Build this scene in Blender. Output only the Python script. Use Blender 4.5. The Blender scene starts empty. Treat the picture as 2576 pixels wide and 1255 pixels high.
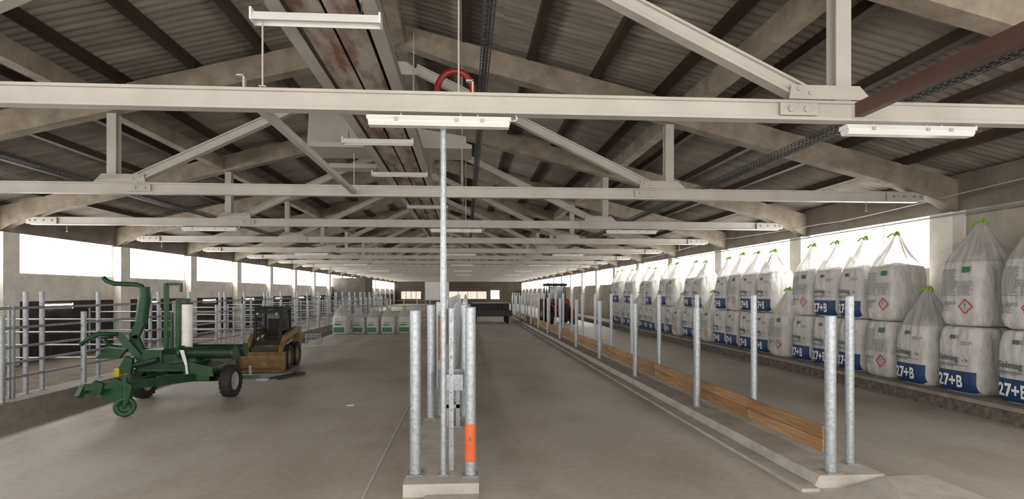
import bpy, bmesh, math, random
from mathutils import Vector, Matrix
random.seed(7)
scene = bpy.context.scene
COL = scene.collection
CX = -1.45; HALF = 12.9; Y0 = 6.6; DY = 5.8; NF = 19
YEND = Y0 + DY*(NF-1) + 2.0
ZB = 4.45; ZT = 4.69
XL = CX-HALF; XR = CX+HALF
WZ0 = 2.94; WZ1 = 4.24

# ---------------------------------------------------------------- materials
def M(name, c1, c2=None, scale=4.0, rough=0.6, metal=0.0, bump=0.0, stretch=(1,1,1), detail=5, c3=None, lo=0.35, hi=0.65, bscale=None, spec=0.4):
    m = bpy.data.materials.new(name); m.use_nodes = True
    nt = m.node_tree; n = nt.nodes; l = nt.links
    b = n['Principled BSDF']
    b.inputs['Roughness'].default_value = rough
    b.inputs['Metallic'].default_value = metal
    b.inputs['Specular IOR Level'].default_value = spec
    if c2 is None:
        c2 = tuple(x*0.82 for x in c1)
    tc = n.new('ShaderNodeTexCoord'); mp = n.new('ShaderNodeMapping')
    mp.inputs['Scale'].default_value = stretch
    l.new(tc.outputs['Object'], mp.inputs['Vector'])
    no = n.new('ShaderNodeTexNoise'); no.inputs['Scale'].default_value = scale
    no.inputs['Detail'].default_value = detail; no.inputs['Roughness'].default_value = 0.62
    l.new(mp.outputs['Vector'], no.inputs['Vector'])
    r = n.new('ShaderNodeValToRGB'); cr = r.color_ramp
    cr.elements[0].position = lo; cr.elements[0].color = (*c2, 1)
    cr.elements[1].position = hi; cr.elements[1].color = (*c1, 1)
    if c3:
        e = cr.elements.new(min(0.98, hi+0.12)); e.color = (*c3, 1)
    l.new(no.outputs['Fac'], r.inputs['Fac'])
    l.new(r.outputs['Color'], b.inputs['Base Color'])
    if bump:
        no2 = n.new('ShaderNodeTexNoise'); no2.inputs['Scale'].default_value = bscale or scale*6
        no2.inputs['Detail'].default_value = 4
        l.new(tc.outputs['Object'], no2.inputs['Vector'])
        bp = n.new('ShaderNodeBump'); bp.inputs['Strength'].default_value = bump
        bp.inputs['Distance'].default_value = 0.02
        l.new(no2.outputs['Fac'], bp.inputs['Height']); l.new(bp.outputs['Normal'], b.inputs['Normal'])
    return m

def emis(name, col, st):
    m = bpy.data.materials.new(name); m.use_nodes = True
    nt = m.node_tree; nt.nodes.clear()
    o = nt.nodes.new('ShaderNodeOutputMaterial'); e = nt.nodes.new('ShaderNodeEmission')
    e.inputs['Color'].default_value = (*col, 1); e.inputs['Strength'].default_value = st
    nt.links.new(e.outputs[0], o.inputs[0]); return m

def floor_mat():
    m = bpy.data.materials.new('floor_concrete'); m.use_nodes = True
    nt = m.node_tree; n = nt.nodes; l = nt.links; b = n['Principled BSDF']
    tc = n.new('ShaderNodeTexCoord')
    def noise(scale, st, det=5):
        mp = n.new('ShaderNodeMapping'); mp.inputs['Scale'].default_value = st
        l.new(tc.outputs['Object'], mp.inputs['Vector'])
        no = n.new('ShaderNodeTexNoise'); no.inputs['Scale'].default_value = scale
        no.inputs['Detail'].default_value = det; no.inputs['Roughness'].default_value = .55
        l.new(mp.outputs['Vector'], no.inputs['Vector']); return no
    a = noise(0.4, (1.3, .5, 1)); c = noise(9, (1, 1, 1), 8); s = noise(.8, (1, .6, 1), 6)
    r1 = n.new('ShaderNodeValToRGB')
    r1.color_ramp.elements[0].position = .36; r1.color_ramp.elements[0].color = (.36, .318, .27, 1)
    r1.color_ramp.elements[1].position = .64; r1.color_ramp.elements[1].color = (.47, .44, .395, 1)
    l.new(a.outputs['Fac'], r1.inputs['Fac'])
    r2 = n.new('ShaderNodeValToRGB')
    r2.color_ramp.elements[0].position = .3; r2.color_ramp.elements[0].color = (.88, .87, .86, 1)
    r2.color_ramp.elements[1].position = .6; r2.color_ramp.elements[1].color = (1, 1, 1, 1)
    l.new(c.outputs['Fac'], r2.inputs['Fac'])
    r3 = n.new('ShaderNodeValToRGB')
    r3.color_ramp.elements[0].position = .34; r3.color_ramp.elements[0].color = (.84, .80, .76, 1)
    r3.color_ramp.elements[1].position = .5; r3.color_ramp.elements[1].color = (1, 1, 1, 1)
    l.new(s.outputs['Fac'], r3.inputs['Fac'])
    mx = n.new('ShaderNodeMixRGB'); mx.blend_type = 'MULTIPLY'; mx.inputs[0].default_value = 1
    l.new(r1.outputs[0], mx.inputs[1]); l.new(r2.outputs[0], mx.inputs[2])
    mx2 = n.new('ShaderNodeMixRGB'); mx2.blend_type = 'MULTIPLY'; mx2.inputs[0].default_value = 1
    l.new(mx.outputs[0], mx2.inputs[1]); l.new(r3.outputs[0], mx2.inputs[2])
    l.new(mx2.outputs[0], b.inputs['Base Color'])
    rr = n.new('ShaderNodeMapRange'); rr.inputs['To Min'].default_value = .42; rr.inputs['To Max'].default_value = .7
    l.new(a.outputs['Fac'], rr.inputs['Value']); l.new(rr.outputs[0], b.inputs['Roughness'])
    bp = n.new('ShaderNodeBump'); bp.inputs['Strength'].default_value = .12; bp.inputs['Distance'].default_value = .01
    l.new(c.outputs['Fac'], bp.inputs['Height']); l.new(bp.outputs['Normal'], b.inputs['Normal'])
    return m

FLOOR = floor_mat()
CURB = M('curb_concrete', (.46,.43,.385), (.34,.315,.28), 3, .75, bump=.3)
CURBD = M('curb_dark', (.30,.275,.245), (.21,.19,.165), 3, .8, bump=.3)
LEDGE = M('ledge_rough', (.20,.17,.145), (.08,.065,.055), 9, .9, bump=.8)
CONC = M('beam_concrete', (.31,.265,.21), (.19,.157,.12), 2.2, .85, bump=.5, c3=(.37,.32,.26))
CONCW = M('whitewashed_concrete', (.80,.77,.72), (.66,.62,.57), 2.5, .85, bump=.3)
WALLC = M('wall_panel', (.42,.38,.33), (.30,.26,.22), 1.2, .85, bump=.3)
WALLL = M('wall_panel_light', (.78,.74,.68), (.60,.56,.50), 1.2, .85, bump=.3)
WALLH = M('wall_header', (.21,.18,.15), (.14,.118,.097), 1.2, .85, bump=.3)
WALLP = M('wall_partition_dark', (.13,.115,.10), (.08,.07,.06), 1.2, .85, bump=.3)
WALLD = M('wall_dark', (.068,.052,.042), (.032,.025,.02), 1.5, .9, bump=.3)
DIRT = M('pen_floor', (.17,.135,.10), (.10,.08,.06), 2, .95, bump=.6)
ROOF = M('corrugated_sheet', (.275,.24,.205), (.165,.142,.12), 1.0, .8, stretch=(.5,3,1), c3=(.34,.305,.265))
BROWN = M('dark_brown_wood', (.055,.031,.020), (.026,.015,.010), 3, .7, stretch=(1,.2,1))
RUST = M('red_brown_steel', (.095,.048,.036), (.055,.030,.024), 2, .5, stretch=(1,.3,1))
WHITE = M('painted_steel', (.46,.435,.395), (.39,.365,.33), 1.2, .45)
LAMPW = M('lamp_plastic', (.74,.735,.71), (.68,.675,.65), 2, .3)
GALV = M('galvanised_steel', (.45,.475,.51), (.30,.335,.36), 22, .42, metal=.55, detail=3)
GALVD = M('galvanised_dull', (.34,.35,.365), (.24,.25,.26), 15, .5, metal=.4)
GALVF = M('galvanised_fence', (.36,.38,.41), (.25,.265,.285), 22, .45, metal=.5, detail=3)
DUCTP = M('stained_panel', (.40,.36,.32), (.19,.105,.078), 1.4, .7, stretch=(2,.5,1), lo=.40, hi=.56)
BLACK = M('black_rubber', (.025,.025,.027), (.014,.014,.015), 8, .75)
DARKM = M('dark_steel', (.04,.04,.045), (.02,.02,.022), 5, .5)
WIRE = M('wire_dark', (.10,.105,.11), (.05,.05,.055), 12, .45, metal=.3)
GREEN = M('green_paint', (.014,.068,.024), (.006,.036,.013), 4, .45)
GREEND = M('green_dark', (.007,.036,.015), (.004,.020,.010), 4, .5)
YEL = M('skid_yellow', (.28,.175,.065), (.14,.088,.036), 4, .6)
YELB = M('yellow_decal', (.55,.42,.03), (.45,.34,.03), 4, .5)
RED = M('red_paint', (.26,.022,.018), (.17,.016,.014), 4, .4)
REDT = M('tractor_red', (.18,.02,.016), (.11,.013,.012), 4, .4)
BLUE = M('blue_print', (.012,.045,.14), (.01,.034,.105), 4, .5)
GRNP = M('green_print', (.04,.20,.07), (.035,.15,.06), 4, .5)
INK = M('ink_grey', (.12,.13,.15), (.09,.10,.12), 4, .6)
INKW = M('ink_white', (.85,.86,.88), (.8,.81,.83), 4, .6)
REDP = M('hazard_red', (.50,.04,.03), (.42,.03,.025), 4, .6)
LOOP = M('lime_loop', (.28,.55,.02), (.2,.42,.015), 6, .6)
ORANGE = M('orange_band', (.68,.14,.035), (.58,.11,.03), 4, .5)
FILM = M('white_film', (.78,.77,.74), (.66,.65,.62), 5, .3)
GLASS = M('cab_glass', (.25,.27,.28), (.16,.18,.19), 2, .1)
GREY = M('grey_rim', (.42,.41,.39), (.32,.31,.29), 4, .5)
SYM = M('symbol_grey', (.36,.37,.39), (.30,.31,.33), 4, .6)

def wood_mat():
    m = bpy.data.materials.new('pine_plank'); m.use_nodes = True
    nt = m.node_tree; n = nt.nodes; l = nt.links; b = n['Principled BSDF']; b.inputs['Roughness'].default_value = .65
    tc = n.new('ShaderNodeTexCoord'); mp = n.new('ShaderNodeMapping'); mp.inputs['Scale'].default_value = (8, .9, 14)
    l.new(tc.outputs['Object'], mp.inputs['Vector'])
    no = n.new('ShaderNodeTexNoise'); no.inputs['Scale'].default_value = 1.6; no.inputs['Detail'].default_value = 6
    l.new(mp.outputs['Vector'], no.inputs['Vector'])
    oi = n.new('ShaderNodeObjectInfo')
    r = n.new('ShaderNodeValToRGB')
    r.color_ramp.elements[0].position = .3; r.color_ramp.elements[0].color = (.25, .13, .052, 1)
    r.color_ramp.elements[1].position = .7; r.color_ramp.elements[1].color = (.45, .275, .13, 1)
    l.new(no.outputs['Fac'], r.inputs['Fac'])
    mr = n.new('ShaderNodeMapRange'); mr.inputs['To Min'].default_value = .8; mr.inputs['To Max'].default_value = 1.15
    l.new(oi.outputs['Random'], mr.inputs['Value'])
    hs = n.new('ShaderNodeHueSaturation'); l.new(mr.outputs[0], hs.inputs['Value']); l.new(r.outputs[0], hs.inputs['Color'])
    l.new(hs.outputs[0], b.inputs['Base Color']); return m
PINE = wood_mat()
BRWOOD = M('weathered_board', (.30,.16,.085), (.19,.10,.055), 3, .7, stretch=(1,.3,4))

def bag_mat(name, trl, trn, strength, dist):
    m = bpy.data.materials.new(name); m.use_nodes = True
    nt = m.node_tree; n = nt.nodes; l = nt.links; b = n['Principled BSDF']
    b.inputs['Roughness'].default_value = .5
    tc = n.new('ShaderNodeTexCoord')
    no = n.new('ShaderNodeTexNoise'); no.inputs['Scale'].default_value = 3.5; no.inputs['Detail'].default_value = 7
    mp = n.new('ShaderNodeMapping'); mp.inputs['Scale'].default_value = (1.6, 1.6, .8)
    l.new(tc.outputs['Object'], mp.inputs['Vector']); l.new(mp.outputs['Vector'], no.inputs['Vector'])
    r = n.new('ShaderNodeValToRGB')
    r.color_ramp.elements[0].position = .3; r.color_ramp.elements[0].color = (.50, .485, .465, 1)
    r.color_ramp.elements[1].position = .62; r.color_ramp.elements[1].color = (.67, .66, .645, 1)
    l.new(no.outputs['Fac'], r.inputs['Fac']); l.new(r.outputs[0], b.inputs['Base Color'])
    bp = n.new('ShaderNodeBump'); bp.inputs['Strength'].default_value = strength; bp.inputs['Distance'].default_value = dist
    l.new(no.outputs['Fac'], bp.inputs['Height']); l.new(bp.outputs['Normal'], b.inputs['Normal'])
    t = n.new('ShaderNodeBsdfTranslucent'); t.inputs['Color'].default_value = (.78, .77, .75, 1)
    l.new(bp.outputs['Normal'], t.inputs['Normal'])
    mx = n.new('ShaderNodeMixShader'); mx.inputs[0].default_value = trl
    l.new(b.outputs[0], mx.inputs[1]); l.new(t.outputs[0], mx.inputs[2])
    out = mx
    if trn:
        tp = n.new('ShaderNodeBsdfTransparent'); m2 = n.new('ShaderNodeMixShader'); m2.inputs[0].default_value = trn
        l.new(mx.outputs[0], m2.inputs[1]); l.new(tp.outputs[0], m2.inputs[2]); out = m2
    l.new(out.outputs[0], n['Material Output'].inputs[0]); return m
BAG = bag_mat('woven_bag', .15, 0, .9, .07)
BAGTOP = bag_mat('sheer_bag_top', .45, .30, 1.0, .09)
PANE = emis('daylight_pane', (1.0, .97, .92), 14)
PANEW = emis('daylight_far', (1.0, .90, .74), .95)

# ---------------------------------------------------------------- builder
KIDS = {}
class B:
    def __init__(s): s.bm = bmesh.new(); s.mats = []
    def mi(s, m):
        if m not in s.mats: s.mats.append(m)
        return s.mats.index(m)
    def sweep(s, prof, p1, p2, mat, up=(0,0,1), smooth=False, prof2=None):
        p1 = Vector(p1); p2 = Vector(p2); d = (p2-p1).normalized(); u = Vector(up)
        if abs(d.dot(u)) > .98: u = Vector((0,1,0))
        side = d.cross(u).normalized(); u = side.cross(d).normalized()
        k = s.mi(mat); q = prof2 or prof
        a = [s.bm.verts.new(p1+side*x+u*y) for x, y in prof]
        b = [s.bm.verts.new(p2+side*x+u*y) for x, y in q]
        n = len(prof)
        for i in range(n):
            f = s.bm.faces.new((a[i], a[(i+1)%n], b[(i+1)%n], b[i])); f.material_index = k; f.smooth = smooth
        for ring in (list(reversed(a)), b):
            f = s.bm.faces.new(ring); f.material_index = k
            for e in f.edges: e.smooth = not smooth
    def bar(s, p1, p2, w, h, mat, up=(0,0,1)):
        w/=2; h/=2; s.sweep([(-w,-h),(w,-h),(w,h),(-w,h)], p1, p2, mat, up)
    def box(s, x0, x1, y0, y1, z0, z1, mat):
        s.bar(((x0+x1)/2, y0, (z0+z1)/2), ((x0+x1)/2, y1, (z0+z1)/2), abs(x1-x0), abs(z1-z0), mat)
    def cyl(s, p1, p2, r, mat, seg=12, r2=None):
        pr = [(math.cos(2*math.pi*i/seg)*r, math.sin(2*math.pi*i/seg)*r) for i in range(seg)]
        q = None
        if r2 is not None: q = [(math.cos(2*math.pi*i/seg)*r2, math.sin(2*math.pi*i/seg)*r2) for i in range(seg)]
        s.sweep(pr, p1, p2, mat, smooth=True, prof2=q)
    def ibeam(s, p1, p2, w, h, mat, up=(0,0,1), tf=.022, tw=.016):
        w/=2; h/=2; t=tw/2
        s.sweep([(-w,-h),(w,-h),(w,-h+tf),(t,-h+tf),(t,h-tf),(w,h-tf),(w,h),(-w,h),(-w,h-tf),(-t,h-tf),(-t,-h+tf),(-w,-h+tf)], p1, p2, mat, up)
    def prism(s, pts, axis, a, b, mat):
        def P(p, t):
            return {'y': (p[0], t, p[1]), 'x': (t, p[0], p[1]), 'z': (p[0], p[1], t)}[axis]
        k = s.mi(mat)
        A = [s.bm.verts.new(P(p, a)) for p in pts]; Bv = [s.bm.verts.new(P(p, b)) for p in pts]
        n = len(pts)
        for i in range(n):
            f = s.bm.faces.new((A[i], A[(i+1)%n], Bv[(i+1)%n], Bv[i])); f.material_index = k
        f = s.bm.faces.new(list(reversed(A))); f.material_index = k
        f = s.bm.faces.new(Bv); f.material_index = k
    def tube(s, path, r, mat, seg=10, closed=False):
        path = [Vector(p) for p in path]; k = s.mi(mat); rings = []; n = len(path); ref = None
        for i, p in enumerate(path):
            if closed: d = path[(i+1)%n]-path[i-1]
            else: d = path[min(i+1,n-1)]-path[max(i-1,0)]
            d.normalize()
            if ref is None:
                ref = Vector((0,0,1)) if abs(d.z) < .9 else Vector((0,1,0))
            side = d.cross(ref).normalized(); ref = side.cross(d).normalized()
            rr = r[i] if isinstance(r, (list, tuple)) else r
            rings.append([s.bm.verts.new(p+side*math.cos(2*math.pi*j/seg)*rr+ref*math.sin(2*math.pi*j/seg)*rr) for j in range(seg)])
        m = n if closed else n-1
        for i in range(m):
            a = rings[i]; b = rings[(i+1)%n]
            for j in range(seg):
                f = s.bm.faces.new((a[j], a[(j+1)%seg], b[(j+1)%seg], b[j])); f.smooth = True; f.material_index = k
        if not closed:
            for rg in (list(reversed(rings[0])), rings[-1]):
                f = s.bm.faces.new(rg); f.material_index = k
    def lathe(s, prof, c, axis, mat, seg=28):
        c = Vector(c); ax = Vector(axis).normalized(); k = s.mi(mat)
        u = Vector((0,0,1)) if abs(ax.z) < .9 else Vector((1,0,0))
        v = ax.cross(u).normalized(); u = v.cross(ax).normalized()
        rings = []
        for r, a in prof:
            rings.append([s.bm.verts.new(c+ax*a+(u*math.cos(2*math.pi*j/seg)+v*math.sin(2*math.pi*j/seg))*max(r,.001)) for j in range(seg)])
        for i in range(len(prof)-1):
            for j in range(seg):
                f = s.bm.faces.new((rings[i][j], rings[i][(j+1)%seg], rings[i+1][(j+1)%seg], rings[i+1][j])); f.smooth = True; f.material_index = k
    def mesh(s, name):
        bmesh.ops.recalc_face_normals(s.bm, faces=s.bm.faces)
        me = bpy.data.meshes.new(name); s.bm.to_mesh(me); s.bm.free()
        for m in s.mats: me.materials.append(m)
        return me
    def done(s, name, parent=None, loc=(0,0,0), rz=0, label=None, cat=None, group=None, kind=None):
        return mk(name, s.mesh(name), parent, loc, rz, label, cat, group, kind)

def mk(name, data, parent=None, loc=(0,0,0), rz=0, label=None, cat=None, group=None, kind=None):
    o = bpy.data.objects.new(name, data); COL.objects.link(o)
    o.location = loc; o.rotation_euler = (0,0,rz)
    if parent: o.parent = parent; KIDS.setdefault(parent.name, []).append(o)
    if label: o['label'] = label
    if cat: o['category'] = cat
    if group: o['group'] = group
    if kind: o['kind'] = kind
    return o

def dup(root, loc, rz=None, sc=None, parent=None, label=None):
    n = root.copy(); COL.objects.link(n)
    if parent is None:
        n.location = loc
        if rz is not None: n.rotation_euler = (0,0,rz)
        if sc: n.scale = sc if isinstance(sc, tuple) else (sc,)*3
        if label: n['label'] = label
    else: n.parent = parent; KIDS.setdefault(parent.name, []).append(n)
    for k in list(KIDS.get(root.name, [])): dup(k, None, parent=n)
    return n

# ---------------------------------------------------------------- shell
b = B(); b.box(XL-.3, XR+.3, -3, YEND+.2, -.2, 0, FLOOR)
b.done('floor', kind='structure', label='smooth grey concrete barn floor')
b = B(); b.box(XL, -8.75, -3, 60.8, 0, .06, DIRT)
b.done('floor', kind='structure', label='dirty pen floor behind the rail fence')
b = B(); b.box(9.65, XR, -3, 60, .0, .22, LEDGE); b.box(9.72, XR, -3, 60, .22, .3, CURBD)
b.done('floor', kind='structure', label='raised rough concrete ledge along the wall')
b = B(); b.box(-1.19, -1.165, 2, 60, 0, .004, M('joint', (.56,.53,.48)))
b.done('trim_1', kind='structure', label='pale straight expansion joint in the floor')

wn = 0
def wall(side):
    x_in = XL if side == 'left' else XR
    x_out = x_in-.3 if side == 'left' else x_in+.3
    b = B(); y0 = -3
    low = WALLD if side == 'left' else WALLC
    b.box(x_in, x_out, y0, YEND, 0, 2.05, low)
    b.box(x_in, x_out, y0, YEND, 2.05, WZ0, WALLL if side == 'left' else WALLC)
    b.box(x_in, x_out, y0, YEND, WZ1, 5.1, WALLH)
    for k in range(-1, NF):
        Y = Y0+DY*k
        b.box(x_in, x_out, Y-.35, Y+.35, WZ0, WZ1, CONCW)
        if side == 'right' and k == 0: b.box(x_in, x_out, Y+.35, Y+DY-.35, WZ0, WZ1, WALLC)
    return b.done('wall_'+side, kind='structure', label='concrete long wall with a ribbon of windows')
wall('left'); wall('right')
for side in ('left', 'right'):
    x = XL-.06 if side == 'left' else XR+.06
    sgn = 1 if side == 'left' else -1
    for k in range(-1, NF-1):
        if side == 'right' and k == 0: continue
        Y = Y0+DY*k; wn += 1
        b = B()
        b.box(x-.01, x+.01, Y+.35, Y+DY-.35, WZ0, WZ1, PANE)
        xf = x+sgn*.03
        for yy in ((Y+DY-.37,) if side == 'left' else (Y+.3+1.9, Y+.3+3.6)):
            b.box(xf-.015, xf+.015, yy-.018, yy+.018, WZ0, WZ1, CONCW)
        b.box(xf-.02, xf+.02, Y+.35, Y+DY-.35, WZ0, WZ0+.03, CONCW)
        b.done('window_%d' % wn, kind='structure', label='wide barn window glowing with daylight')
for k in range(1, 9):
    wn += 1; b = B(); Y = Y0+DY*k+1.6
    b.box(XL, XL+.02, Y, Y+1.5, 1.80, 1.93, PANE)
    b.box(XL, XL+.03, Y-.04, Y, 1.76, 1.97, CONCW); b.box(XL, XL+.03, Y+1.5, Y+1.54, 1.76, 1.97, CONCW)
    b.done('window_%d' % wn, kind='structure', label='narrow slot opening low in the wall')
b = B()
b.prism([(XL,0),(XR,0),(XR,5.1),(CX,8.3),(XL,5.1)], 'y', YEND, YEND+.3, M('end_wall', (.10,.075,.052), (.065,.048,.034), .6))
b.done('wall_back', kind='structure', label='distant dark brown end wall')
for (a, c, z0, z1, mt) in ((-13,-9,1.0,2.5,PANEW),(-3.5,4.2,1.0,2.5,PANEW),(5.0,6.8,1.0,2.7,PANE)):
    wn += 1; b = B(); b.box(a, c, YEND-.05, YEND-.01, z0, z1, mt)
    for i in range(5):
        xx = a+(c-a)*i/4; b.box(xx-.05, xx+.05, YEND-.1, YEND-.05, z0, z1, CONC)
    b.done('window_%d' % wn, kind='structure', label='bright opening in the far end wall')
b = B(); b.box(XL, -10.9, 61.0, 61.3, 0, 3.9, WALLP); b.box(-11.2, -10.9, 61.3, 66, 0, 3.9, WALLP)
b.done('wall_partition', kind='structure', label='concrete cross partition beside the pens')
ZR = 8.42
for sgn in (-1, 1):
    bm = bmesh.new(); ys = []; y = -3.0
    while y < YEND: ys.append(y); y += .05
    rows = []
    offs = [(0,0),(2.2,0),(2.2,-.03),(4.4,-.0),(4.4,-.03),(6.6,0),(6.6,-.03),(8.8,0),(8.8,-.03),(11.0,0),(11.0,-.03),(13.4,0)]
    for i, y in enumerate(ys):
        w = .045*math.cos(2*math.pi*y/.2)
        rows.append([bm.verts.new((CX+sgn*o, y, ZR-.25*o+w+dz)) for o, dz in offs])
    for i in range(len(ys)-1):
        for j in range(len(offs)-1):
            f = bm.faces.new((rows[i][j], rows[i+1][j], rows[i+1][j+1], rows[i][j+1])); f.smooth = True
    me = bpy.data.meshes.new('ceiling'); bm.to_mesh(me); bm.free(); me.materials.append(ROOF)
    mk('ceiling', me, kind='structure', label='grey corrugated fibre cement roof slope')
tmpl = None
for sgn in (-1, 1):
    for k in range(1, 9):
        o = 1.45*k
        if tmpl is None:
            b = B(); b.box(-.08, .08, -2.9, YEND-.1, 0, .18, BROWN)
            tmpl = b.done('roof_purlin', loc=(CX+sgn*o, 0, 8.2-.25*o+.0), label='dark brown timber purlin under the roof sheets', cat='roof beam', group='dark brown roof purlins')
        else: dup(tmpl, (CX+sgn*o, 0, 8.2-.25*o+.0))
b = B(); b.box(-.13, .13, .17, DY-.17, -.36, 0, CONC)
t1 = b.done('concrete_purlin', loc=(CX, Y0-DY, 8.13), label='rough concrete purlin spanning between two portals', cat='roof beam', group='concrete purlins')
for k in range(-1, NF-1):
    for o in (0, -6.25, 6.25):
        if k == -1 and o == 0: continue
        dup(t1, (CX+o, Y0+DY*k, 8.13-.25*abs(o)))

# roof trusses
tr = mk('roof_truss', None, loc=(CX, Y0, 0), label='concrete rafters on columns tied by pale grey steel beam', cat='truss', group='roof trusses of concrete and steel')
for sgn in (-1, 1):
    b = B()
    pts = [(0, 8.2), (sgn*12.9, 8.2-.25*12.9), (sgn*12.9, 4.2), (sgn*12.5, 4.45), (sgn*11.4, 8.2-.25*11.4-.5), (sgn*1.2, 8.2-.3-.52), (0, 8.2-.42)]
    b.prism(pts, 'y', -.15, .15, CONC); b.done('rafter', tr)
    b = B(); b.box(sgn*12.60, sgn*12.899, -.32, .32, 0, 4.2, CONCW); b.done('column', tr)
H = ZT
b = B(); b.ibeam((-12.0,0,(ZB+ZT)/2), (12.0,0,(ZB+ZT)/2), .16, ZT-ZB, WHITE, tf=.035, tw=.10)
b.done('tie_beam', tr)
for sgn in (-1, 1):
    b = B()
    b.ibeam((sgn*6.05, 0, H), (sgn*6.05, 0, 8.2-.25*6.05-.54), .19, .19, WHITE, up=(0,1,0))
    b.done('vertical_strut', tr)
    b = B(); b.ibeam((sgn*5.6, 0, H+.08), (sgn*.35, 0, 7.28), .16, .19, WHITE, tf=.03, tw=.08)
    b.done('diagonal_strut', tr)
    b = B()
    gp = [(sgn*5.35,H+.001),(sgn*6.40,H+.001),(sgn*6.24,H+.17),(sgn*5.38,H+.17)]
    b.prism(gp, 'y', -.115, -.100, WHITE)
    for i in range(2):
        xx = sgn*(5.47+.14*i); b.cyl((xx,-.135,H+.12-.05*i),(xx,-.115,H+.12-.05*i),.025,WHITE,6)
    b.done('gusset_plate', tr)
    b = B(); b.box(sgn*5.25, sgn*5.72, -.10, -.081, ZB+.05, H-.045, WHITE)
    for xx in (5.38, 5.58): b.cyl((sgn*xx,-.125,(ZB+ZT)/2),(sgn*xx,-.10,(ZB+ZT)/2),.042,WHITE,6)
    b.done('splice_plate', tr)
    b = B(); b.box(sgn*11.2, sgn*12.1, -.11, -.081, ZB+.02, H-.02, WHITE)
    for xx in (11.35, 11.6, 11.85, 12.0): b.cyl((sgn*xx,-.135,(ZB+ZT)/2),(sgn*xx,-.11,(ZB+ZT)/2),.03,GALVD,6)
    b.done('end_plate', tr)
b = B(); b.prism([(-.40,7.22),(-.38,7.12),(.38,7.12),(.40,7.22),(.15,7.4),(-.15,7.4)], 'y', -.10,-.085, WHITE)
b.done('apex_plate', tr)
for k in range(1, NF): dup(tr, (CX, Y0+DY*k, 0))
b = B(); b.bar((0,.1,0),(0,DY-.1,0), .09,.09, WHITE)
b.done('bracing_bar', loc=(-2.43, Y0, ZB+.08), label='pale steel bar linking two tie beams', cat='brace')
b = B(); b.sweep([(-.05,-.085),(.05,-.085),(.05,-.07),(-.035,-.07),(-.035,.07),(.05,.07),(.05,.085),(-.05,.085)], (0,-3,0),(0,6.46,0), RUST)
b.done('steel_channel', loc=(4.76,0,ZB+.11), label='red brown primed steel channel ending at the tie beam', cat='beam')

# ridge duct
du = mk('ridge_duct', None, loc=(-1.68, 0, 5.68), label='long stained panel trough between two white steel rails', cat='duct')
for sgn in (-1, 1):
    b = B(); b.ibeam((sgn*.55,-2,.1),(sgn*.55,95,.1), .18,.2, WHITE); b.done('side_rail', du)
    b = B(); b.box(sgn*.02, sgn*.40, -2, 95, .03, .06, DUCTP); b.done('panel', du)
b = B(); b.box(-.42,.42,-2,95,.14,.16,DARKM); b.done('cover', du)
for i in range(0, 16):
    for sgn in (-1,1):
        y = Y0+DY*i
        b = B(); b.cyl((sgn*.55,y-.25,.2),(sgn*.55,y-.25,8.2-.25*.8-5.7), .015, WHITE, 6); b.done('hanger_rod', du)
b = B()
b.prism([(-2.1,0),(1.9,0),(1.9,.10),(1.75,.14),(1.75,.30),(-2.05,.9),(-2.1,.10)], 'y', 0, 1.2, WHITE)
b.done('vent_housing', loc=(-1.75,13.8,5.9), label='pale grey sheet metal ventilation housing under the ridge', cat='vent')
for (dx, yy, w_) in ((-1.3,13.2,.62),(-1.38,15.4,.7)):
    b = B(); b.prism([(-w_,0),(w_,0),(w_-.05,.12),(-w_+.05,.12)], 'y', 0, .5, WHITE)
    b.done('vent_flap', loc=(-1.68+dx,yy,5.74), label='pale sheet metal flap beside the ridge trough', cat='vent')

lp = mk('reflector_lamp', None, loc=(-1.70, 6.5, 5.42), label='white trough strip light hung under the ridge trough', cat='lamp', group='strip lights under the ridge')
b = B(); b.sweep([(-.085,0),(-.072,0),(-.045,.08),(.045,.08),(.072,0),(.085,0),(.052,.10),(-.052,.10)], (-.71,0,0),(.71,0,0), LAMPW)
b.box(-.73,-.705,-.085,.085,0,.14,LAMPW); b.box(.705,.73,-.085,.085,0,.12,LAMPW); b.done('lamp_shade', lp)
b = B(); b.cyl((-.68,0,.045),(.68,0,.045),.018,LAMPW,8); b.done('tube', lp)
for hx in (-.6, .5):
    b = B(); b.cyl((hx,0,.10),(hx,0,.26),.008,WIRE,6); b.done('hanger', lp)
for i, (x, y) in enumerate(((-1.82,11.7),(-1.75,14.9),(-1.4,20.5),(-1.1,26.5),(-1.5,32),(-1.5,38),(-1.5,44))): dup(lp, (x,y,5.42))
fl = mk('batten_lamp', None, loc=(-.31, Y0, ZB-.17), label='white sealed twin tube batten light under the tie beam', cat='lamp', group='batten lights under the tie beams')
b = B(); b.sweep([(-.08,0),(-.055,-.035),(.055,-.035),(.08,0),(.075,.03),(-.075,.03)], (-.82,0,.05),(.82,0,.05), LAMPW)
b.done('diffuser', fl)
b = B(); b.sweep([(-.085,0),(.085,0),(.07,.05),(-.07,.05)], (-.84,0,.08),(.84,0,.08), LAMPW)
for xx in (-.5,.2,.5): b.box(xx-.02,xx+.02,-.095,.095,.06,.10,WHITE)
b.done('housing', fl)
for xx in (-.45,.25,.45):
    b = B(); b.cyl((xx,0,.12),(xx,0,.17),.012,WHITE,6); b.done('bracket', fl)
b = B(); b.tube([(.84,0,.10),(.90,0,.11),(.92,0,.14),(.90,0,.169)],.008,LAMPW,6); b.done('cable', fl)
for k in range(0, 12):
    xs = (5.5, -8.1, -.31) if k % 2 == 0 else ()
    for x in xs:
        if k == 0 and x != 5.5: continue
        dup(fl, (x, Y0+DY*k, ZB-.17))
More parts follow.
